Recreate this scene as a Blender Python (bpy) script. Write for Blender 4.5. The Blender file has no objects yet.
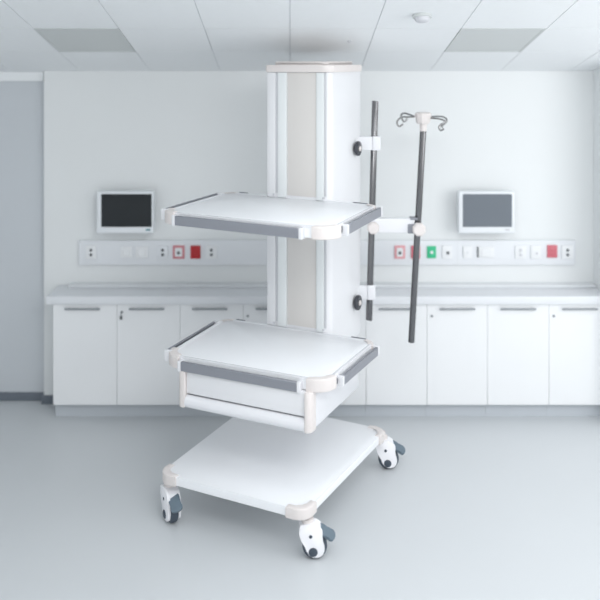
import bpy, bmesh, math, random
from mathutils import Vector, Matrix
random.seed(4)
S = bpy.context.scene
C = S.collection
PI = math.pi

# ------------------------------------------------------------------ helpers
F, HOR, CAMZ = 845.0, 60.0, 2.0          # focal length in pixels, horizon row, eye height
TH = math.radians(-25.56)
OX, OY = -0.0674, 3.894                  # trolley position on the floor
CT, ST = math.cos(TH), math.sin(TH)

def loc2(a, b):
    """trolley frame -> room"""
    return (OX + a*CT - b*ST, OY + a*ST + b*CT)
def cart(x, y, z=None):
    """room -> trolley frame"""
    p, q = x-OX, y-OY
    r = (p*CT + q*ST, -p*ST + q*CT)
    return r if z is None else (r[0], r[1], z)
def atY(px, py, Y):
    """room point at depth Y for a measured position"""
    return ((px-300.0)*Y/F, Y, CAMZ-(py-HOR)*Y/F)
def atZ(px, py, z):
    Y = (CAMZ-z)*F/(py-HOR)
    return cart((px-300.0)*Y/F, Y)

def mat(name, col, rough=0.5, metal=0.0, var=0.0, scale=8.0, bump=0.0, spec=0.5, coat=0.0):
    m = bpy.data.materials.new(name); m.use_nodes = True
    nt = m.node_tree; b = nt.nodes['Principled BSDF']
    b.inputs['Roughness'].default_value = rough
    b.inputs['Metallic'].default_value = metal
    b.inputs['Specular IOR Level'].default_value = spec
    b.inputs['Coat Weight'].default_value = coat
    c4 = (col[0], col[1], col[2], 1)
    tc = nt.nodes.new('ShaderNodeTexCoord')
    n = nt.nodes.new('ShaderNodeTexNoise'); n.inputs['Scale'].default_value = scale
    n.inputs['Detail'].default_value = 4
    nt.links.new(tc.outputs['Object'], n.inputs['Vector'])
    mr = nt.nodes.new('ShaderNodeMapRange')
    mr.inputs['To Min'].default_value = 1-var; mr.inputs['To Max'].default_value = 1+var
    nt.links.new(n.outputs['Fac'], mr.inputs['Value'])
    mx = nt.nodes.new('ShaderNodeVectorMath'); mx.operation = 'SCALE'
    mx.inputs[0].default_value = col[:3]
    nt.links.new(mr.outputs['Result'], mx.inputs['Scale'])
    nt.links.new(mx.outputs[0], b.inputs['Base Color'])
    if bump:
        bp = nt.nodes.new('ShaderNodeBump'); bp.inputs['Strength'].default_value = bump
        bp.inputs['Distance'].default_value = 0.002
        nt.links.new(n.outputs['Fac'], bp.inputs['Height']); nt.links.new(bp.outputs[0], b.inputs['Normal'])
    return m

def s2l(*c):
    o = []
    for v in c:
        v /= 255.0
        o.append(v/12.92 if v <= 0.04045 else ((v+0.055)/1.055)**2.4)
    return tuple(o)

M = {}
M['wallrec_shade'] = mat('recess_shaded_paint', s2l(203, 208, 213), 0.7, var=0.012, scale=3, bump=0.05)  # wall paint darkened: the recess's shade is put into the colour
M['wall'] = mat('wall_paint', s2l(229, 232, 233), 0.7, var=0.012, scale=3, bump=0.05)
M['ceil'] = mat('ceiling_tile', s2l(238, 241, 243), 0.8, var=0.015, scale=40)
M['ceil_gap'] = mat('ceiling_grid', s2l(212, 216, 220), 0.7)
M['dim_panel'] = mat('frosted_diffuser', s2l(204, 208, 208), 0.5)
M['floor'] = mat('epoxy_floor', s2l(205, 209, 212), 0.34, var=0.02, scale=2.2, spec=0.45)
M['skirt'] = mat('skirting_grey', s2l(108, 116, 126), 0.5)
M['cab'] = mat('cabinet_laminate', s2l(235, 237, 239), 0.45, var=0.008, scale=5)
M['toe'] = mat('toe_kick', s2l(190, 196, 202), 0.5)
M['worktop'] = mat('worktop_laminate', s2l(224, 227, 231), 0.35, var=0.01)
M['upstand'] = mat('upstand_laminate', s2l(224, 227, 230), 0.45)
M['handle'] = mat('brushed_steel', s2l(150, 155, 160), 0.4, 0.35)
M['dark'] = mat('dark_plastic', s2l(60, 64, 70), 0.5)
M['trunk'] = mat('trunking_grey', s2l(226, 229, 233), 0.5)
M['plate'] = mat('socket_white', s2l(232, 234, 236), 0.4)
M['hole'] = mat('socket_grey', s2l(96, 100, 104), 0.5)
M['red'] = mat('red_plastic', s2l(178, 26, 34), 0.4)
M['redpale'] = mat('pale_red_plastic', s2l(205, 110, 122), 0.4)  # lighter, pinker red for the plates on the right
M['redframe'] = mat('pink_red_frame', s2l(206, 128, 136), 0.4)
M['redframe2'] = mat('soft_pink_frame', s2l(226, 160, 166), 0.4)
M['green'] = mat('green_plastic', s2l(60, 190, 140), 0.4)
M['bezel'] = mat('monitor_white', s2l(228, 232, 236), 0.4)
M['screen'] = mat('black_screen', s2l(34, 39, 43), 0.3, spec=0.3)
M['screen_glare'] = mat('screen_glare_grey', s2l(112, 119, 127), 0.3, spec=0.3)  # pale glare on the right monitor's screen is put into its base colour
M['teal'] = mat('teal_mark', s2l(90, 140, 150), 0.5)
M['white'] = mat('powder_coat_white', s2l(228, 229, 232), 0.35, var=0.006, scale=20)
M['top'] = mat('shelf_top', s2l(241, 243, 246), 0.3, var=0.006, scale=9)
M['gloss'] = mat('gloss_white', s2l(228, 229, 233), 0.25)
M['bump'] = mat('bumper_ivory', s2l(224, 218, 216), 0.45)
M['rail'] = mat('rail_aluminium', s2l(140, 143, 151), 0.4, 0.2)
M['raild'] = mat('gap_shade_and_trim', s2l(92, 97, 104), 0.5)  # dark grey shared by the painted gap shade and the back trim
M['alu'] = mat('column_aluminium', s2l(232, 236, 237), 0.3, 0.1)
M['panel'] = mat('column_panel', s2l(216, 213, 210), 0.5, var=0.008, scale=30)
M['groove'] = mat('groove_grey', s2l(205, 206, 211), 0.5)
M['chrome'] = mat('dark_chrome', s2l(120, 120, 122), 0.2, 1.0)
M['wire'] = mat('hook_steel', s2l(150, 150, 150), 0.25, 1.0)
M['tyre'] = mat('tyre_rubber', s2l(72, 82, 94), 0.6)
M['pedal'] = mat('pedal_slate', s2l(100, 116, 128), 0.5)
M['hub'] = mat('hub_charcoal', s2l(64, 74, 86), 0.5)
M['castw'] = mat('caster_white', s2l(240, 240, 244), 0.3)
M['knob'] = mat('knob_dark', s2l(74, 76, 82), 0.25, 0.5)

def link(name, bm, m, parent=None, smooth=True, angle=40):
    bmesh.ops.recalc_face_normals(bm, faces=bm.faces)
    me = bpy.data.meshes.new(name); bm.to_mesh(me); bm.free()
    o = bpy.data.objects.new(name, me); C.objects.link(o)
    for x in (m if isinstance(m, (list, tuple)) else [m]): me.materials.append(x)
    if smooth:
        me.polygons.foreach_set('use_smooth', [True]*len(me.polygons))
        me.set_sharp_from_angle(angle=math.radians(angle))
    if parent: o.parent = parent
    return o

def thing(name, label, cat, loc=(0, 0, 0), rz=0.0, group=None):
    o = bpy.data.objects.new(name, None); C.objects.link(o)
    o.empty_display_size = 0.1
    o.location = loc; o.rotation_euler = (0, 0, rz)
    o['label'] = label; o['category'] = cat
    if group: o['group'] = group
    return o
def tag(o, label, cat, group=None):
    o['label'] = label; o['category'] = cat
    if group: o['group'] = group
    return o
def struct(o):
    o['kind'] = 'structure'; return o

def box(bm, x0, x1, y0, y1, z0, z1, bev=0.0, seg=2, mi=0, mtx=None):
    v = [bm.verts.new(p) for p in ((x0,y0,z0),(x1,y0,z0),(x1,y1,z0),(x0,y1,z0),(x0,y0,z1),(x1,y0,z1),(x1,y1,z1),(x0,y1,z1))]
    fs = [bm.faces.new([v[i] for i in q]) for q in ((3,2,1,0),(4,5,6,7),(0,1,5,4),(1,2,6,5),(2,3,7,6),(3,0,4,7))]
    for f in fs: f.material_index = mi
    new = v
    if bev:
        es = list({e for f in fs for e in f.edges})
        r = bmesh.ops.bevel(bm, geom=es, offset=bev, segments=seg, affect='EDGES', profile=0.6)
        for f in r['faces']: f.material_index = mi
        new = list({q for f in r['faces'] for q in f.verts} | {q for q in v if q.is_valid})
    if mtx is not None:
        bmesh.ops.transform(bm, matrix=mtx, verts=[q for q in new if q.is_valid])
    return new

def prism(bm, pts, z0, z1, bev=0.0, seg=2, mi=0, mtx=None):
    """closed outline (x, y) raised from z0 to z1"""
    lo = [bm.verts.new((p[0], p[1], z0)) for p in pts]
    hi = [bm.verts.new((p[0], p[1], z1)) for p in pts]
    n = len(pts); fs = []
    top = bm.faces.new(hi); bot = bm.faces.new(lo[::-1]); fs += [top, bot]
    for i in range(n):
        fs.append(bm.faces.new((lo[i], lo[(i+1) % n], hi[(i+1) % n], hi[i])))
    for f in fs: f.material_index = mi
    vs = lo+hi
    if bev:
        es = list(top.edges)+list(bot.edges)
        r = bmesh.ops.bevel(bm, geom=es, offset=bev, segments=seg, affect='EDGES', profile=0.6)
        for f in r['faces']: f.material_index = mi
        vs = list({q for f in r['faces'] for q in f.verts} | {q for q in vs if q.is_valid})
    if mtx is not None:
        bmesh.ops.transform(bm, matrix=mtx, verts=[q for q in vs if q.is_valid])

def rounded(pts, rad, seg=7):
    """rounded closed outline, counter-clockwise; rad one number or a list"""
    n = len(pts); out = []
    for i in range(n):
        p = Vector(pts[i]); a = (Vector(pts[i-1])-p); b = (Vector(pts[(i+1) % n])-p)
        r = rad[i] if isinstance(rad, (list, tuple)) else rad
        if r <= 0: out.append(tuple(p)); continue
        a.normalize(); b.normalize()
        ang = a.angle(b); d = r/math.tan(ang/2)
        cen = p+(a+b).normalized()*(r/math.sin(ang/2))
        s = p+a*d-cen; e = p+b*d-cen
        t0 = math.atan2(s.y, s.x); dt = math.atan2(e.y, e.x)-t0
        while dt > PI: dt -= 2*PI
        while dt < -PI: dt += 2*PI
        for k in range(seg+1):
            t = t0+dt*k/seg
            out.append((cen.x+r*math.cos(t), cen.y+r*math.sin(t)))
    return out

def corner_path(pts, i, rad, L1, L2, seg=8):
    """points along a rounded corner with outward normals"""
    n = len(pts)
    p = Vector(pts[i]); a = (Vector(pts[i-1])-p).normalized(); b = (Vector(pts[(i+1) % n])-p).normalized()
    ang = a.angle(b); d = rad/math.tan(ang/2); cen = p+(a+b).normalized()*(rad/math.sin(ang/2))
    s = p+a*d-cen; e = p+b*d-cen
    t0 = math.atan2(s.y, s.x); dt = math.atan2(e.y, e.x)-t0
    while dt > PI: dt -= 2*PI
    while dt < -PI: dt += 2*PI
    res = [(p+a*max(L1, d+1e-4), s.normalized())]
    for k in range(seg+1):
        t = t0+dt*k/seg; nn = Vector((math.cos(t), math.sin(t)))
        res.append((cen+nn*rad, nn))
    res.append((p+b*max(L2, d+1e-4), e.normalized()))
    return res

def corner_bumper(name, pts, i, rad, L1, L2, z0, z1, out, inn, m, parent):
    path = corner_path(pts, i, rad, L1, L2)
    o_ = [p+n*out for p, n in path]; i_ = [p-n*inn for p, n in path]
    bm = bmesh.new()
    prism(bm, [tuple(q) for q in o_]+[tuple(q) for q in i_[::-1]], z0, z1, min(0.006, (out+inn)*0.3), 3)
    return link(name, bm, m, parent)

def tube(bm, pts, r, seg=12, cap=True, mi=0):
    pts = [Vector(p) for p in pts]; rings = []
    n = len(pts); prev = None
    for i, p in enumerate(pts):
        t = (pts[min(i+1, n-1)]-pts[max(i-1, 0)]).normalized()
        if prev is None:
            u = t.orthogonal().normalized()
        else:
            u = (prev-t*prev.dot(t)).normalized()
        prev = u; w = t.cross(u)
        rr = r[i] if isinstance(r, (list, tuple)) else r
        rings.append([bm.verts.new(p+(u*math.cos(2*PI*k/seg)+w*math.sin(2*PI*k/seg))*rr) for k in range(seg)])
    for i in range(n-1):
        for k in range(seg):
            f = bm.faces.new((rings[i][k], rings[i][(k+1) % seg], rings[i+1][(k+1) % seg], rings[i+1][k])); f.material_index = mi
    if cap:
        f = bm.faces.new(rings[0][::-1]); f.material_index = mi
        f = bm.faces.new(rings[-1]); f.material_index = mi

def lathe(bm, prof, seg=28, mtx=None, mi=0):
    """profile of (radius, height) about z"""
    rings = []; vs = []
    for r, z in prof:
        ring = [bm.verts.new((r*math.cos(2*PI*k/seg), r*math.sin(2*PI*k/seg), z)) for k in range(seg)]
        rings.append(ring); vs += ring
    for a, b in zip(rings, rings[1:]):
        for k in range(seg):
            f = bm.faces.new((a[k], a[(k+1) % seg], b[(k+1) % seg], b[k])); f.material_index = mi
    f = bm.faces.new(rings[0][::-1]); f.material_index = mi
    f = bm.faces.new(rings[-1]); f.material_index = mi
    if mtx is not None: bmesh.ops.transform(bm, matrix=mtx, verts=vs)

def smooth_path(pts, sub=6):
    """Catmull-Rom through points"""
    P = [Vector(p) for p in pts]; out = []
    for i in range(len(P)-1):
        p0, p1, p2, p3 = P[max(i-1, 0)], P[i], P[i+1], P[min(i+2, len(P)-1)]
        for k in range(sub):
            t = k/sub
            out.append(0.5*((2*p1)+(p2-p0)*t+(2*p0-5*p1+4*p2-p3)*t*t+(3*p1-p0-3*p2+p3)*t**3))
    out.append(P[-1]); return out

# ------------------------------------------------------------------ the room
YW = 4.92                     # back wall
YR = 4.97                     # back wall of the recess on the left
YD = 4.70                     # cabinet fronts
XR = 293*YW/F                 # right wall
XE = (44-300)*YW/F            # outer corner of the back wall at the recess
XL = -2.35
SL = 202/F                    # slope of the ceiling, rising towards the viewer
def zc(y): return CAMZ-11*YW/F+(YW-y)*SL

bm = bmesh.new(); box(bm, XL-0.1, 4.2, -2.6, YR+0.1, -0.1, 0.0)
struct(link('floor', bm, M['floor'], smooth=False))
bm = bmesh.new(); box(bm, XE, XR+0.12, YW, YR+0.12, 0, 2.06)
struct(link('wall_back', bm, M['wall'], smooth=False))
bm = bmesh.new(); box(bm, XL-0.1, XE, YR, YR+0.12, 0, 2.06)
struct(link('wall_recess', bm, M['wallrec_shade'], smooth=False))
bm = bmesh.new(); box(bm, XL-0.1, XL, -1.0, YR, 0, 3.3)
struct(link('wall_left', bm, M['wall'], smooth=False))
bm = bmesh.new()
box(bm, XR, XR+0.12, 4.6, YW, 0, 2.2)
struct(link('wall_right', bm, M['wall'], smooth=False))

# sloping tiled ceiling: tiles separated by thin grid grooves
bm = bmesh.new()
A = math.atan(SL); TD = 0.4478; TW = 70*YW/F; gx = 0.0118
dimcells = []
def tile_corners(k, r, gap=0.002, zoff=0.0):
    """k: column, r: row counted from the back wall"""
    ys = [YW-r*TD+0.0, YW-(r+1)*TD]
    pts = []
    for (kk, yy, sx, sy) in ((k, ys[0], 1, -1), (k, ys[1], 1, 1), (k+1, ys[1], -1, 1), (k+1, ys[0], -1, -1)):
        x = (-10+70*kk)*YW/F+(YW-yy)*gx+sx*gap; y = yy+sy*gap
        pts.append(Vector((x, y, zc(y)+zoff)))
    return pts
def tile(bm, k, r, zoff=0.0, th=0.004, gap=0.002, mi=0):
    p = tile_corners(k, r, gap, zoff); up = Vector((0, 0, th))
    lo = [bm.verts.new(q) for q in p]; hi = [bm.verts.new(q+up) for q in p]
    fs = [bm.faces.new(lo), bm.faces.new(hi[::-1])]
    for i in range(4): fs.append(bm.faces.new((lo[i], hi[i], hi[(i+1) % 4], lo[(i+1) % 4])))
    for f in fs: f.material_index = mi
DIM = {(-3, 1), (2, 1)}
for r in range(-1, 13):
    for k in range(-6, 8):
        if (k, r) in DIM: continue
        tile(bm, k, r)
# grid plate behind the tiles
y0, y1 = YR+0.12, -1.0
v = [bm.verts.new(p) for p in ((XL-0.1, y0, zc(y0)+0.0035), (4.2, y0, zc(y0)+0.0035), (4.2, y1, zc(y1)+0.0035), (XL-0.1, y1, zc(y1)+0.0035))]
f = bm.faces.new(v); f.material_index = 1
v2 = [bm.verts.new(q.co+Vector((0, 0, 0.05))) for q in v]
f = bm.faces.new(v2[::-1]); f.material_index = 1
for i in range(4):
    f = bm.faces.new((v[i], v[(i+1) % 4], v2[(i+1) % 4], v2[i])); f.material_index = 1
struct(link('ceiling', bm, [M['ceil'], M['ceil_gap']], smooth=False))

for (k, r), lab in (((-3, 1), 'unlit grey ceiling panel on the left side, above the black screen'),
                    ((2, 1), 'pale unlit ceiling panel on the right side, above the grey screen')):
    p = tile_corners(k, r); cx = sum((q for q in p), Vector())/4
    t = thing('ceiling_light_panel', lab, 'ceiling light', (cx.x, cx.y, cx.z), group='unlit light panels in the ceiling')
    bm = bmesh.new()
    # frame of four strips round a frosted sheet
    P = [q-cx for q in p]; cI = [q*0.95 for q in P]; up = Vector((0, 0, 0.008)); dn = Vector((0, 0, -0.002))
    for i in range(4):
        j = (i+1) % 4
        vs = [bm.verts.new(q) for q in (P[i]+dn, P[j]+dn, cI[j]+dn, cI[i]+dn, P[i]+up, P[j]+up, cI[j]+up, cI[i]+up)]
        for q in ((0,1,2,3),(7,6,5,4),(0,4,5,1),(1,5,6,2),(2,6,7,3),(3,7,4,0)): bm.faces.new([vs[h] for h in q])
    link('frame', bm, M['dim_panel'], t, smooth=False)
    bm = bmesh.new()
    lo = [bm.verts.new(q) for q in cI]; hi = [bm.verts.new(q+up) for q in cI]
    bm.faces.new(lo); bm.faces.new(hi[::-1])
    for i in range(4): bm.faces.new((lo[i], hi[i], hi[(i+1) % 4], lo[(i+1) % 4]))
    link('diffuser', bm, M['dim_panel'], t, smooth=False)

def ceil_pt(px, py):
    Y = (CAMZ-11*YW/F-CAMZ+YW*SL)/((HOR-py)/F+SL)
    return Vector(((px-300)*Y/F, Y, zc(Y)))
RC = Matrix.Rotation(-A, 4, 'X')
p = ceil_pt(422, 15)
t = thing('smoke_detector', 'round grey detector dome on the ceiling right of the column', 'smoke detector', p); t.rotation_euler = (-A, 0, 0)
bm = bmesh.new(); lathe(bm, [(0.040, 0.001), (0.043, -0.004), (0.043, -0.012), (0.038, -0.014)])
link('base', bm, M['dim_panel'], t)
bm = bmesh.new(); lathe(bm, [(0.034, -0.014), (0.033, -0.024), (0.026, -0.031), (0.012, -0.034)])
link('dome', bm, M['groove'], t)
p = ceil_pt(349.5, 41)
bm = bmesh.new(); lathe(bm, [(0.012, 0.001), (0.012, -0.003), (0.006, -0.004), (0.006, -0.008)], 16)
o = link('ceiling_sensor', bm, M['groove']); o.location = p; o.rotation_euler = (-A, 0, 0)
tag(o, 'tiny dark sensor on the ceiling just above the column top', 'sensor')

# skirting
bm = bmesh.new(); box(bm, XL, XE, YR-0.012, YR, 0, CAMZ-(392-HOR)*YR/F, 0.002)
struct(link('baseboard_recess', bm, M['skirt']))
bm = bmesh.new(); box(bm, XE, (53-300)*YD/F+0.02, YW-0.012, YW, 0, CAMZ-(395-HOR)*YW/F, 0.002)
struct(link('baseboard_back', bm, M['skirt']))
bm = bmesh.new(); box(bm, XE-0.012, XE, YW-0.012, YR-0.012, 0, CAMZ-(395-HOR)*YW/F, 0.002)
struct(link('baseboard_corner', bm, M['skirt']))

bm = bmesh.new(); box(bm, XL, XE-0.012, YR-0.02, YR, CAMZ-(81-HOR)*YR/F, 1.97, 0.002)
struct(link('trim_1', bm, M['ceil']))

# ------------------------------------------------------------------ cabinets
edges = [53, 117, 180, 243, 305, 366, 427, 487.5, 549, 605]
zt = CAMZ-(303.6-HOR)*YD/F; zb = CAMZ-(405-HOR)*YD/F
hy = (308.3-HOR)
CABL = ['white base cabinet at the left end of the row beside the recess',
        'white base cabinet second from the left end with a key in its lock',
        "white base cabinet third from the left end, behind the left corner of the lower shelf",
        'white base cabinet half hidden just left of the trolley column',
        'white base cabinet hidden behind the trolley column',
        'white base cabinet with the bottom end of the IV pole in front of it',
        'white base cabinet with a round lock just right of the IV pole',
        'white base cabinet second from the right end without a lock',
        'white base cabinet at the right end against the wall']
keyed = {1: 'key', 3: 'lock', 6: 'lock', 8: 'lock'}
for i in range(9):
    x0 = (edges[i]-300)*YD/F; x1 = (edges[i+1]-300)*YD/F
    if i == 8: x1 = XR-0.002
    cx = (x0+x1)/2
    t = thing('base_cabinet', CABL[i], 'cabinet', (cx, YD, 0), group='white base cabinets along the back wall')
    h = (x1-x0)/2
    bm = bmesh.new()
    box(bm, -h+0.0005, h-0.0005, 0.019, YW-YD-0.002, zb, zt-0.001)
    link('body', bm, M['cab'], t, smooth=False)
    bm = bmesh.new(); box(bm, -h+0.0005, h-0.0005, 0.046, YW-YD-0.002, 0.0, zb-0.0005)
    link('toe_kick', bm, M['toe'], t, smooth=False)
    bm = bmesh.new(); box(bm, -h+0.0006, h-0.0006, 0.0, 0.018, zb, zt-0.003, 0.0015, 1)
    d = link('door', bm, M['cab'], t)
    hx0 = (edges[i]+12.5-300)*YD/F-cx; hx1 = (edges[i]+47.5-300)*YD/F-cx
    zh = CAMZ-hy*YD/F
    bm = bmesh.new()
    tube(bm, [(hx0, -0.016, zh), (hx1, -0.016, zh)], 0.0055, 12)
    for xx in (hx0+0.02, hx1-0.02): tube(bm, [(xx, -0.016, zh), (xx, 0.001, zh)], 0.004, 8)
    link('handle', bm, M['handle'], d)
    if i in keyed:
        lx = (edges[i]+4.8-300)*YD/F-cx; lz = CAMZ-((312 if i == 1 else 316)-HOR)*YD/F
        bm = bmesh.new()
        lathe(bm, [(0.007, -0.001), (0.007, 0.004), (0.005, 0.006)], 14, Matrix.Translation((lx, 0, lz)) @ Matrix.Rotation(PI/2, 4, 'X'))
        lk = link('lock', bm, M['handle'], d)
        if keyed[i] == 'key':
            bm = bmesh.new(); box(bm, lx-0.0015, lx+0.0015, -0.02, -0.004, lz-0.005, lz+0.005, 0.001, 1)
            box(bm, lx-0.007, lx+0.007, -0.022, -0.018, lz-0.036, lz-0.016, 0.0015, 1)
            tube(bm, [(lx, -0.019, lz), (lx, -0.02, lz-0.02)], 0.0015, 6)
            link('key', bm, M['hole'], d)

xw0 = (47-300)*YD/F
bm = bmesh.new(); box(bm, xw0, XR-0.001, YD-0.02, YW-0.001, zt, CAMZ-(296.5-HOR)*(YD-0.02)/F, 0.004, 2)
zw = CAMZ-(296.5-HOR)*(YD-0.02)/F
tag(link('worktop', bm, M['worktop']), 'long pale worktop lying across the row of white cabinets', 'worktop')
YU = 4.86
bm = bmesh.new(); box(bm, (68-300)*YU/F, XR-0.002, YU, YW-0.001, zw, zw+0.016, 0.002, 1)
tag(link('worktop_upstand', bm, M['upstand']), 'low light grey upstand strip along the back of the worktop', 'upstand')

# ------------------------------------------------------------------ wall trunking with sockets
YT = YW-0.022
ztop = CAMZ-(240.5-HOR)*YT/F; zbot = CAMZ-(265-HOR)*YT/F
t = thing('wall_trunking', 'long grey service trunking fixed along the back wall under the two monitors', 'wall trunking', ((327-300)*YT/F, YW, zbot))
xa, xb = (79-327)*YT/F, (575-327)*YT/F
bm = bmesh.new(); box(bm, xa, xb, -0.022, -0.0005, 0, ztop-zbot, 0.003, 2)
link('channel', bm, M['trunk'], t)
for xx in (xa-0.002, xb-0.004):
    bm = bmesh.new(); box(bm, xx, xx+0.006, -0.024, -0.0005, -0.001, ztop-zbot+0.001, 0.001, 1)
    link('end_cap', bm, M['trunk'], t)
bm = bmesh.new(); box(bm, (457.3-327)*YT/F, (458-327)*YT/F, -0.0232, -0.02, 0.002, ztop-zbot-0.002)
link('joint', bm, M['upstand'], t, smooth=False)

def wall_plate(kind, px0, px1, py0, py1, m, label, cat, holes=(), frame=None, rocker=False, group=None, holem=None):
    yy = YT-0.001
    c = atY((px0+px1)/2, (py0+py1)/2, yy)
    w = (px1-px0)/2*yy/F; h = (py1-py0)/2*yy/F
    t = thing(kind, label, cat, (c[0], YT, c[2]), group=group)
    bm = bmesh.new(); box(bm, -w, w, -0.008, 0.0005, -h, h, 0.002, 2)
    link('plate', bm, frame or m, t)
    if frame:
        bm = bmesh.new(); box(bm, -w+0.012, w-0.012, -0.0105, -0.006, -h+0.012, h-0.012, 0.0015, 1)
        link('insert', bm, m, t)
    if rocker:
        bm = bmesh.new(); box(bm, -w*0.62, w*0.62, -0.012, -0.007, -h*0.7, h*0.7, 0.002, 1)
        link('rocker', bm, M['plate'], t)
    for (hx, hz, r) in holes:
        bm = bmesh.new()
        lathe(bm, [(r, -0.002), (r, 0.003), (r*0.7, 0.0042)], 16, Matrix.Translation((hx, -0.0085 if not frame else -0.011, hz)) @ Matrix.Rotation(PI/2, 4, 'X'))
        link('outlet', bm, holem or M['hole'], t)
    return t
G = 'wall sockets and switches on the trunking'
two = ((0, 0.0125, 0.0085), (0, -0.0145, 0.0085))
wall_plate('wall_socket', 86, 96.5, 245.5, 258.5, M['plate'], 'white double socket at the left end of the trunking, under the black screen', 'socket', two)
wall_plate('light_switch', 121, 132, 246.5, 257.5, M['plate'], 'plain white switch plate, left one of the pair under the black screen', 'switch', rocker=True)
wall_plate('light_switch', 136, 148, 246.5, 257.5, M['plate'], 'plain white switch plate, right one of the pair under the black screen', 'switch', rocker=True)
wall_plate('wall_socket', 157.5, 168, 245.5, 258.5, M['trunk'], 'light double socket between the white switch and the red framed socket', 'socket', two)
wall_plate('wall_socket', 173, 184.5, 245.5, 258.5, M['plate'], 'white socket with a red frame left of the solid red plate', 'socket', ((0, -0.003, 0.009),), frame=M['redframe'])
wall_plate('wall_socket', 190.5, 200.5, 245.5, 258.5, M['red'], 'solid dark red plate left of the trolley column', 'socket', ((0, 0.012, 0.008), (0, -0.012, 0.008)), holem=M['red'])
wall_plate('wall_socket', 206, 217, 245.5, 258.5, M['plate'], 'white double socket right of the solid dark red plate', 'socket', two)
wall_plate('wall_socket', 394.5, 405, 245.5, 258.5, M['plate'], 'white socket with a pink frame between the two steel poles', 'socket', ((0, -0.003, 0.009),), frame=M['redframe2'])
wall_plate('wall_socket', 411, 420, 245.5, 258.5, M['redpale'], 'pale red plate half hidden behind the IV pole', 'socket', ((0, 0.012, 0.008), (0, -0.012, 0.008)), holem=M['redframe'])
wall_plate('wall_socket', 427, 436, 246, 258, M['green'], 'green faced socket right of the IV pole', 'socket', ((0, 0, 0.009),), frame=M['green'], holem=M['plate'])
wall_plate('wall_socket', 442, 452, 245.5, 258.5, M['plate'], 'white socket with one dark hole right of the green socket', 'socket', ((0.004, -0.004, 0.009),))
wall_plate('wall_socket', 463, 472, 246, 258, M['plate'], 'faint blank white plate under the left side of the grey screen', 'socket', ((0, 0, 0.006),), holem=M['trunk'])
t = wall_plate('light_switch', 478, 494, 246.5, 257.5, M['plate'], 'white switch plate with a dark left edge under the grey screen', 'switch', rocker=True)
bm = bmesh.new(); box(bm, -0.05, -0.0435, -0.010, 0.0005, -0.03, 0.03, 0.001, 1); link('edge_strip', bm, M['hole'], t)
wall_plate('wall_socket', 515, 526, 245.5, 258.5, M['plate'], 'white double socket under the right edge of the grey screen', 'socket', two, holem=M['groove'])
wall_plate('wall_socket', 530.5, 541, 245.5, 258.5, M['plate'], 'white socket with one small hole left of the pink red plate', 'socket', ((0.004, -0.006, 0.006),), holem=M['groove'])
wall_plate('wall_socket', 547, 557, 245, 257.5, M['redpale'], 'solid pink red plate near the right end of the trunking', 'socket', ((0, 0.012, 0.008), (0, -0.012, 0.008)), holem=M['redpale'])
wall_plate('wall_socket', 561.5, 573, 245.5, 258.5, M['plate'], 'white double socket at the right end of the trunking', 'socket', two)

# ------------------------------------------------------------------ wall monitors
def monitor(px0, px1, py0, py1, s0, s1, t0, t1, mscreen, label, rz, mark, grp):
    Y = 4.82
    c = atY((px0+px1)/2, (py0+py1)/2, Y); w = (px1-px0)/2*Y/F; h = (py1-py0)/2*Y/F
    t = thing('wall_monitor', label, 'monitor', (c[0], Y, c[2]), rz, grp)
    bm = bmesh.new(); box(bm, -w, w, 0, 0.045, -h, h, 0.008, 3)
    link('casing', bm, M['bezel'], t)
    bm = bmesh.new()
    sx0 = (s0-(px0+px1)/2)*Y/F; sx1 = (s1-(px0+px1)/2)*Y/F; sz1 = ((py0+py1)/2-t0)*Y/F; sz0 = ((py0+py1)/2-t1)*Y/F
    box(bm, sx0, sx1, -0.0012, 0.004, sz0, sz1, 0.001, 1)
    link('screen', bm, mscreen, t)
    bm = bmesh.new(); mx = (mark-(px0+px1)/2)*Y/F; mz = -h+0.021
    box(bm, mx-0.013, mx+0.013, -0.001, 0.003, mz-0.005, mz+0.005, 0.001, 1)
    link('badge', bm, M['teal'] if mscreen is M['screen'] else M['groove'], t)
    bm = bmesh.new(); box(bm, -0.06, 0.06, 0.045, YW-Y-0.012, -0.05, 0.05, 0.004, 2)
    link('wall_bracket', bm, M['bezel'], t)
monitor(96.5, 153.5, 191.5, 233.5, 101.2, 151.7, 194, 227, M['screen'], 'white wall monitor with a black screen, left of the trolley', 0.0, 148, 'monitors on the back wall')
monitor(458.5, 515, 191.5, 233.5, 462.7, 512, 194, 227, M['screen_glare'], 'white wall monitor with a grey screen, right of the trolley', 0.0, 507.5, 'monitors on the back wall')

# ------------------------------------------------------------------ the trolley
T = thing('medical_trolley', 'tall white medical trolley with two shelves, a drawer, castors and an IV pole', 'trolley', (OX, OY, 0), TH)

# base board
ZB1, ZB0 = 0.2133, 0.178
BASE = [(-0.383, -0.448), (0.318, -0.460), (0.352, 0.378), (-0.388, 0.40)]
bm = bmesh.new(); prism(bm, rounded(BASE, 0.05), ZB0, ZB1, 0.004)
base = link('base_board', bm, M['top'], T)
for i in range(4):
    corner_bumper('corner_bumper', BASE, i, 0.05, 0.085, 0.085, ZB0-0.006, ZB1+0.005, 0.008, 0.02, M['bump'], base)

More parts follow.
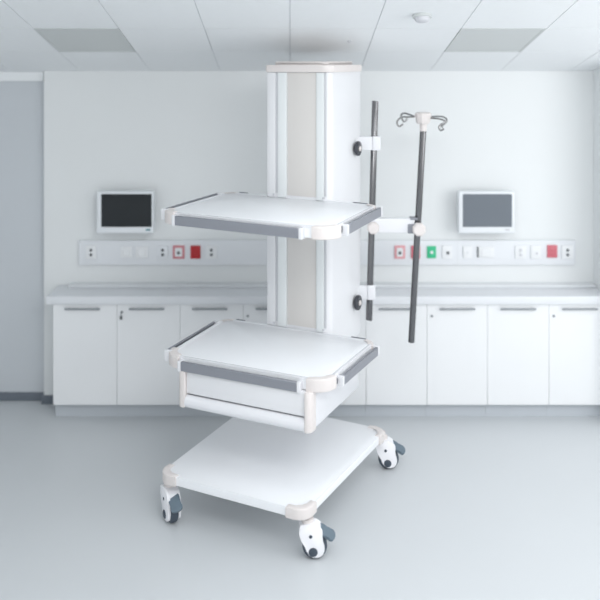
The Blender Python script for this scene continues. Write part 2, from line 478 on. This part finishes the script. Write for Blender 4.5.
# castors
def caster_parts():
    bm = bmesh.new()
    pear = smooth_path([(x, z, 0) for x, z in ((-.062, .142), (-.035, .147), (-.006, .144), (.022, .126), (.026, .104), (.024, .084), (.031, .066),
        (.034, .042), (.025, .022), (.004, .0125), (-.018, .016), (-.034, .030), (-.044, .054), (-.056, .074), (-.066, .10), (-.068, .125), (-.062, .142))], 3)[:-1]
    rot = Matrix.Rotation(PI/2, 4, 'X')
    for s in (-1, 1):
        off = Matrix.Translation((0, s*0.0235, 0))
        prism(bm, [(p.x, p.y) for p in pear][::-1], -0.0065, 0.0065, 0.004, 2, mtx=off @ rot)
    # bridge over the wheel
    br = [(-.064, .118), (-.058, .143), (-.034, .147), (-.006, .144), (.019, .127), (.02, .112), (-.02, .114)]
    prism(bm, br[::-1], -0.02, 0.02, mtx=rot)
    fork = link('caster', bm, M['castw'])
    fork.location = (0, 0, 0)
    bm = bmesh.new()
    lathe(bm, [(0.030, -0.017), (0.044, -0.0165), (0.0485, -0.013), (0.05, -0.006), (0.05, 0.006), (0.0485, 0.013), (0.044, 0.0165), (0.030, 0.017)], 36,
          Matrix.Translation((-0.005, 0, 0.05)) @ rot)
    wheel = link('wheel', bm, M['tyre'], fork)
    for s in (-1, 1):
        bm = bmesh.new(); lathe(bm, [(0.018, -0.001), (0.018, 0.002), (0.015, 0.0035)], 24, Matrix.Translation((-0.012, s*0.0295, 0.036)) @ Matrix.Rotation(-s*PI/2, 4, 'X'))
        link('hub_cap', bm, M['hub'], fork)
        bm = bmesh.new(); lathe(bm, [(0.007, -0.001), (0.007, 0.0015), (0.005, 0.0025)], 16, Matrix.Translation((-0.022, s*0.0295, 0.098)) @ Matrix.Rotation(-s*PI/2, 4, 'X'))
        link('pivot_bolt', bm, M['hub'], fork)
    bm = bmesh.new(); lathe(bm, [(0.024, 0.143), (0.024, 0.160), (0.014, 0.162), (0.014, 0.179)], 24, Matrix.Translation((-0.034, 0, 0)))
    link('swivel_stem', bm, M['bump'], fork)
    bm = bmesh.new()
    lob = smooth_path([(x, y, 0) for x, y in ((0, -.022), (.03, -.024), (.045, -.02), (.058, -.026), (.072, -.02), (.078, 0), (.072, .02), (.058, .026), (.045, .02), (.03, .024), (0, .022), (0, -.022))], 3)[:-1]
    prism(bm, [(p.x, p.y) for p in lob], -0.007, 0.007, 0.003, 2, mtx=Matrix.Translation((0.008, 0, 0.118)) @ Matrix.Rotation(math.radians(30), 4, 'Y') @ Matrix.Rotation(math.radians(20), 4, 'X'))
    link('brake_pedal', bm, M['pedal'], fork)
    return fork
proto = caster_parts()
def put(o, loc, rz):
    o.parent = T; o.location = loc; o.rotation_euler = (0, 0, rz)
def dup_caster():
    c = proto.copy(); C.objects.link(c)
    for ch in list(proto.children):
        g = ch.copy(); C.objects.link(g); g.parent = c
    return c
spots = [((316, 557), 0.0), ((389.5, 468), 0.0), ((172.0, 522), -62.0), (None, 40.0)]
for n, (pp, deg) in enumerate(spots):
    c = proto if n == 0 else dup_caster()
    if pp: a, b = atZ(pp[0], pp[1], 0.0)
    else: a, b = -0.30, 0.36
    put(c, (a, b, 0), math.radians(deg)-TH)

# column: continuous upright behind the shelves
A0, A1, B0, B1 = -0.190, 0.150, 0.172, 0.60
ZC0, ZC1 = 0.60, 1.942
COL = [(A0, B0), (A1, B0), (A1, B1), (A0, B1)]
bm = bmesh.new(); prism(bm, rounded(COL, [0.012, 0.05, 0.05, 0.03], 8), ZC0, ZC1, 0.002, 1)
column = link('column', bm, M['white'], T)
bm = bmesh.new()
prism(bm, rounded([(A0-.002, B0-.012), (A1+.008, B0-.012), (A1+.008, B1+.006), (A0-.002, B1+.006)], [0.016, 0.055, 0.055, 0.03], 8), ZC1, ZC1+0.034, 0.005, 2)
prism(bm, rounded([(A0+.02, B0+.03), (A1-.03, B0+.03), (A1-.03, B1-.05), (A0+.02, B1-.05)], 0.03, 6), ZC1+0.032, ZC1+0.051, 0.012, 3)
link('cap', bm, M['bump'], column)
w = A1-A0
def strip(name, a0, a1, t0, m, z0=ZC0, z1=ZC1-0.002):
    bm = bmesh.new(); box(bm, a0, a1, B0-t0, B0+0.002, z0, z1, min(0.003, t0*0.4), 2)
    return link(name, bm, m, column)
def apx(px, b=B0):
    """trolley-frame a of a vertical line seen at column px on the front face"""
    k = (px-300)/F
    # OX + a*CT - b*ST = k*(OY + a*ST + b*CT)
    return (k*(OY+b*CT)-OX+b*ST)/(CT-k*ST)
zA, zM = ZC0, 1.328
for (z0, z1) in ((1.335, ZC1-0.002), (0.712, 1.27)):
    strip('edge_strip', apx(267.8), apx(276), 0.006, M['white'], z0, z1)
    strip('mounting_rail', apx(278.4), apx(287), 0.008, M['alu'], z0, z1)
    strip('front_panel', apx(287.4), apx(316.2), 0.002, M['panel'], z0+0.012, z1)
    strip('mounting_rail', apx(316.8), apx(324.2), 0.008, M['alu'], z0, z1)
    strip('groove', apx(276.1), apx(278.3), 0.002, M['groove'], z0+0.02, z1)
    strip('groove', apx(324.4), apx(326.4), 0.002, M['groove'], z0+0.02, z1)
    for px in (274.5, 324):
        bm = bmesh.new(); lathe(bm, [(0.006, -0.001), (0.006, 0.003), (0.004, 0.004)], 14, Matrix.Translation((apx(px), B0-0.006, z0+0.012)) @ Matrix.Rotation(PI/2, 4, 'X'))
        link('screw', bm, M['groove'], column)

# pedestal from the base to the column, behind the drawer
bm = bmesh.new(); prism(bm, rounded([(-0.17, 0.26), (0.02, 0.26), (0.02, 0.37), (-0.17, 0.37)], 0.02), ZB1, 0.62, 0.002, 1)
link('pedestal', bm, M['white'], T)

# shelves
def shelf(zt, pts, th, rad, rails):
    bm = bmesh.new(); prism(bm, rounded(pts, [rad, rad, 0.05, 0.05]), zt-th, zt, 0.005, 2)
    s = link('shelf', bm, M['top'], T)
    FL, FR, BR, BL = [Vector(p) for p in pts]
    # raised bright rim round the top
    o_ = rounded(pts, [rad, rad, 0.05, 0.05]); cen = sum((Vector(q) for q in o_), Vector((0, 0)))/len(o_)
    bm = bmesh.new(); n = len(o_); vs = []
    for q in o_:
        v_ = Vector(q); d_ = (cen-v_).normalized()
        vs.append([bm.verts.new((*(v_+d_*k), z)) for k, z in ((-0.002, zt-0.006), (-0.001, zt+0.002), (0.012, zt+0.002), (0.017, zt-0.001))])
    for k in range(n):
        for h in range(4):
            bm.faces.new((vs[k][h], vs[(k+1) % n][h], vs[(k+1) % n][(h+1) % 4], vs[k][(h+1) % 4]))
    link('rim', bm, M['gloss'], s)
    for i, (L1, L2) in enumerate(((0.085, 0.045), (0.085, 0.075), (0.05, 0.05), (0.05, 0.05))):
        corner_bumper('corner_bumper', pts, i, rad if i < 2 else 0.05, L1, L2, zt-th-0.004, zt+0.004 if i < 2 else zt+0.003, 0.016 if i == 0 else (0.012 if i == 1 else 0.006), 0.016, M['bump'], s)
    def rail(p, q, off, f0, f1, z0, z1):
        d = (q-p).normalized(); n = Vector((d.y, -d.x)); L = (q-p).length
        ang = math.atan2(d.y, d.x)
        mt = Matrix.Translation((p.x, p.y, 0)) @ Matrix.Rotation(ang, 4, 'Z')
        bm = bmesh.new()
        # C-shaped bar: face plate with two lips (outside is -y here)
        box(bm, f0*L, f1*L, -off-0.006, -off, z0, z1, 0.0015, 1, mtx=mt)
        box(bm, f0*L, f1*L, -off, -off+0.007, z1-0.006, z1, 0, mtx=mt)
        box(bm, f0*L, f1*L, -off, -off+0.007, z0, z0+0.006, 0, mtx=mt)
        r = link('accessory_rail', bm, M['rail'], s)
        if off > 0 and z1 < zt:
            bm = bmesh.new(); box(bm, f0*L-0.034, f0*L-0.018, -0.006, 0.001, z0+0.008, z1-0.004, 0.002, 1, mtx=mt)
            link('rail_gap_shade', bm, M['raild'], s)  # shade of the gap beside the end cap, put in as a dark block
        for u in (f0*L-0.016, f1*L+0.001):
            bm = bmesh.new(); box(bm, u, u+0.015, -off-0.0075, 0.004, z0-0.003, z1+0.002, 0.003, 2, mtx=mt)
            link('rail_end_cap', bm, M['gloss'], s)
    rails(rail, FL, FR, BR, BL)
    # dark trim along the back edge, either side of the column
    for (u0, u1) in ((0.06, 0.15), (0.86, 0.92)):
        p = BR+(BL-BR)*u0; q = BR+(BL-BR)*u1; d = (q-p).normalized(); ang = math.atan2(d.y, d.x)
        bm = bmesh.new(); box(bm, 0, (q-p).length, -0.006, 0.0, zt-0.02, zt+0.005, 0.001, 1, mtx=Matrix.Translation((p.x, p.y, 0)) @ Matrix.Rotation(ang, 4, 'Z'))
        link('back_trim', bm, M['raild'], s)
    return s

Z1, Z2 = 1.3326, 0.7073
def pts_from(px, z): return [atZ(p[0], p[1], z) for p in px]
SH1 = [(-0.408, -0.39), (0.412, -0.412), (0.386, 0.168), (-0.43, 0.215)]
SH2 = [(-0.390, -0.386), (0.372, -0.376), (0.378, 0.168), (-0.42, 0.168)]
def rails1(rail, FL, FR, BR, BL):
    rail(FL, FR, 0.022, 0.102, 0.834, Z1-0.048, Z1-0.007)
    rail(FR, BR, 0.022, 0.215, 0.96, Z1-0.044, Z1-0.004)
    rail(BL, FL, 0.022, 0.14, 0.92, Z1-0.04, Z1+0.004)
def rails2(rail, FL, FR, BR, BL):
    rail(FL, FR, 0.022, 0.118, 0.842, Z2-0.052, Z2-0.012)
    rail(FR, BR, 0.022, 0.22, 0.93, Z2-0.05, Z2-0.012)
    rail(BL, FL, 0.022, 0.14, 0.92, Z2-0.04, Z2+0.004)
shelf(Z1, SH1, 0.046, 0.07, rails1)
s2 = shelf(Z2, SH2, 0.046, 0.07, rails2)

# drawer under the lower shelf
DL, DR, DF, DBk = -0.315, 0.314, -0.400, 0.12
DZ0, DZ1 = 0.500, Z2-0.047
bm = bmesh.new()
box(bm, DL+0.012, DR, DF+0.03, DBk, DZ0+0.004, DZ1, 0.003, 2)
drawer = link('drawer', bm, M['gloss'], T)
bm = bmesh.new(); box(bm, DL+0.035, DR-0.024, DF+0.004, DF+0.032, DZ0+0.058, DZ1-0.002, 0.003, 2)
link('drawer_front', bm, M['white'], drawer)
# rounded pull lip along the bottom
prof = smooth_path([(y, z, 0) for y, z in ((0.032, 0.0), (0.012, 0.0), (-0.006, 0.006), (-0.014, 0.022), (-0.010, 0.042), (0.004, 0.053), (0.012, 0.055))], 4)
pr = [(p.x, p.y) for p in prof]+[(0.012, 0.049), (0.006, 0.046), (0.032, 0.03)]
bm = bmesh.new()
ends = []
for a in (DL+0.035, DR-0.024):
    ends.append([bm.verts.new((a, DF+y, DZ0-0.004+z)) for y, z in pr])
n = len(pr)
for k in range(n): bm.faces.new((ends[0][k], ends[0][(k+1) % n], ends[1][(k+1) % n], ends[1][k]))
bm.faces.new(ends[0]); bm.faces.new(ends[1][::-1])
link('handle', bm, M['gloss'], drawer)
for (a0, a1) in ((DL, DL+0.034), (DR-0.024, DR+0.004)):
    bm = bmesh.new()
    R = [0.018, 0.004, 0.004, 0.004] if a0 < 0 else [0.004, 0.02, 0.004, 0.004]
    prism(bm, rounded([(a0, DF-0.012), (a1, DF-0.012), (a1, DF+0.045), (a0, DF+0.045)], R, 6), DZ0, DZ1, 0.003, 2)
    link('corner_post', bm, M['bump'], drawer)

# side pole on two brackets, with an arm carrying the IV pole
YP = 4.33
def C3(px, py, Y=YP):
    x, y, z = atY(px, py, Y); return Vector(cart(x, y, z))
bm = bmesh.new(); tube(bm, [C3(375.3, 101), C3(375.2, 101.6), C3(369.1, 319.6), C3(369, 320)], [0.014, 0.0165, 0.0165, 0.015], 20)
pole = link('side_pole', bm, M['chrome'], T)
bx = cart(*atY(300, 0, YP)[:2])
RZ = Matrix.Rotation(-TH, 4, 'Z')            # room-aligned pieces
def aligned(x0, x1, z0, z1, y0, y1, bev):
    """room-aligned box returned as bmesh in the trolley frame"""
    bm = bmesh.new(); box(bm, x0, x1, y0, y1, z0, z1, bev, 3)
    o = cart(0, 0); bmesh.ops.transform(bm, matrix=Matrix.Translation((o[0], o[1], 0)) @ RZ, verts=bm.verts); return bm
for (p0, p1, q0, q1, kx, ky) in ((359, 380.3, 136, 150.2, 358.6, 148.3), (357, 375.2, 284.5, 299, 356, 302)):
    x0, _, z1 = atY(p0, q0, YP); x1, _, z0 = atY(p1, q1, YP)
    xm = atY(p1-8.2, q0, YP)[0]
    bm = aligned(x0-0.03, xm, z0+0.002, z1-0.002, YP-0.02, YP+0.02, 0.003)
    b = link('pole_bracket', bm, M['gloss'], T)
    bm = aligned(xm, x1, z0, z1, YP-0.024, YP+0.024, 0.006)
    link('clamp', bm, M['gloss'], b)
    # round knob on the column's side
    zk = CAMZ-(ky-HOR)*4.27/F
    kp = Vector((A1, 0.485, zk))
    bm = bmesh.new()
    lathe(bm, [(0.016, 0.0), (0.016, 0.008), (0.036, 0.010), (0.038, 0.016), (0.036, 0.024), (0.026, 0.028), (0.012, 0.026)], 26, Matrix.Translation(kp) @ Matrix.Rotation(PI/2, 4, 'Y'))
    k = link('knob', bm, M['knob'], b)
    bm = bmesh.new(); lathe(bm, [(0.013, 0.0), (0.013, 0.004), (0.009, 0.006)], 18, Matrix.Translation(kp+Vector((0.0265, 0, 0))) @ Matrix.Rotation(PI/2, 4, 'Y'))
    link('knob_cap', bm, M['bump'], b)

# horizontal arm
x0, _, z1 = atY(369, 217.8, YP); x1, _, z0 = atY(414, 232.3, YP)
arm = link('pole_arm', aligned(x0, x1, z0, z1, YP-0.022, YP+0.022, 0.006), M['gloss'], T)
def knob_at(px, py, rx, parent, name, m, depth=0.03, y=YP-0.024):
    p = C3(px, py, y); bm = bmesh.new()
    lathe(bm, [(rx*0.8, 0.0), (rx, 0.004), (rx, depth-0.008), (rx*0.8, depth)], 8, Matrix.Translation(p) @ RZ @ Matrix.Rotation(PI/2, 4, 'X') @ Matrix.Rotation(PI/8, 4, 'Z'))
    return link(name, bm, m, parent, angle=25)
knob_at(373, 227.5, 0.032, arm, 'tightening_knob', M['bump'])
knob_at(418.6, 228.8, 0.035, arm, 'tightening_knob', M['bump'], 0.034)
x0, _, z1 = atY(407, 223, YP); x1, _, z0 = atY(413, 232.8, YP)
link('pole_clamp', aligned(x0, x1+0.05, z0, z1, YP-0.026, YP+0.026, 0.008), M['rail'], arm)
x0, _, z1 = atY(409.8, 217.0, YP); x1, _, z0 = atY(417, 219.2, YP)
link('clamp_plate', aligned(x0, x1, z0, z1, YP-0.026, YP+0.026, 0.002), M['rail'], arm)

# IV pole, head and four hooks
bm = bmesh.new(); tube(bm, [C3(423.3, 128), C3(411.3, 341.6), C3(411.27, 342.2)], [0.0165, 0.0165, 0.015], 20)
iv = link('iv_pole', bm, M['chrome'], T)
bm = bmesh.new(); tube(bm, [C3(423.2, 131), C3(423.4, 122)], 0.0185, 18)
link('neck', bm, M['bump'], iv)
hc = C3(423.2, 118.0)
bm = bmesh.new()
lathe(bm, [(0.030, -0.030), (0.036, -0.022), (0.043, 0.014), (0.042, 0.024), (0.034, 0.029)], 10, Matrix.Translation(hc) @ RZ)
link('hook_head', bm, M['bump'], iv, angle=25)
def hook(pts):
    bm = bmesh.new()
    o = [Vector(cart(*(lambda q: (q[0], q[1], q[2]))(atY(px, py, YP+dy)))) for px, py, dy in pts]
    tube(bm, smooth_path(o, 6), 0.0046, 8)
    link('hook', bm, M['wire'], iv)
hook([(414, 116.8, -.02), (408, 117.0, -.05), (402.5, 117.0, -.09), (399, 119, -.10), (397, 122, -.10), (398, 125.6, -.10), (400.5, 126.2, -.10), (403, 124, -.10)])
hook([(414, 116.2, .02), (409, 114.4, .06), (404, 113.2, .09), (401.2, 115, .10), (402, 118.6, .10), (404, 121.8, .10), (406.6, 119.8, .10), (407.2, 117.6, .10)])
hook([(431, 118.0, -.02), (437, 118.6, -.05), (442, 119.6, -.09), (445, 121.5, -.10), (443, 123.5, -.10), (440, 124.8, -.10), (439, 128, -.10), (441, 130.4, -.10), (444, 128.8, -.10)])
hook([(431, 116.8, .02), (437, 116.4, .06), (443, 116.8, .09), (446.4, 119, .10), (446.2, 122, .10), (443.6, 124.6, .10), (441.2, 125.4, .10), (442.8, 127.4, .10)])

# ------------------------------------------------------------------ light
wd = bpy.data.worlds.new('daylight'); S.world = wd; wd.use_nodes = True
bg = wd.node_tree.nodes['Background']; bg.inputs['Color'].default_value = (0.97, 0.988, 1.0, 1); bg.inputs['Strength'].default_value = 1.15
def area(name, loc, target, sx, sy, power, col=(1, 1, 1)):
    l = bpy.data.lights.new(name, 'AREA'); l.shape = 'RECTANGLE'; l.size = sx; l.size_y = sy; l.energy = power; l.color = col
    o = bpy.data.objects.new(name, l); C.objects.link(o); o.location = loc
    d = Vector(target)-Vector(loc); o.rotation_euler = d.to_track_quat('-Z', 'Y').to_euler(); return o
area('window_daylight', (2.6, 2.7, 1.5), (0.9, 5.0, 1.15), 1.4, 1.4, 18)
area('ceiling_lamp', (0.3, 2.6, 2.38), (0.3, 2.7, 0), 1.2, 0.9, 9)
area('front_ceiling_lamp', (0.6, 1.0, 2.76), (0.6, 1.1, 0), 1.6, 1.2, 54)

# ------------------------------------------------------------------ camera
cd = bpy.data.cameras.new('camera'); cam = bpy.data.objects.new('camera', cd); C.objects.link(cam)
cam.location = (0, 0, CAMZ); cam.rotation_euler = (PI/2, 0, 0)
cd.sensor_fit = 'HORIZONTAL'; cd.sensor_width = 36.0; cd.lens = F/600*36.0
cd.shift_x = 0.0; cd.shift_y = -(300-HOR)/600
cd.clip_start = 0.05; cd.clip_end = 60
cd.dof.use_dof = True; cd.dof.focus_distance = 3.75; cd.dof.aperture_fstop = 1.1
S.camera = cam
S.view_settings.view_transform = 'Standard'; S.view_settings.look = 'None'
S.view_settings.gamma = 1.0; S.view_settings.use_curve_mapping = False
S.view_settings.exposure = 0.07
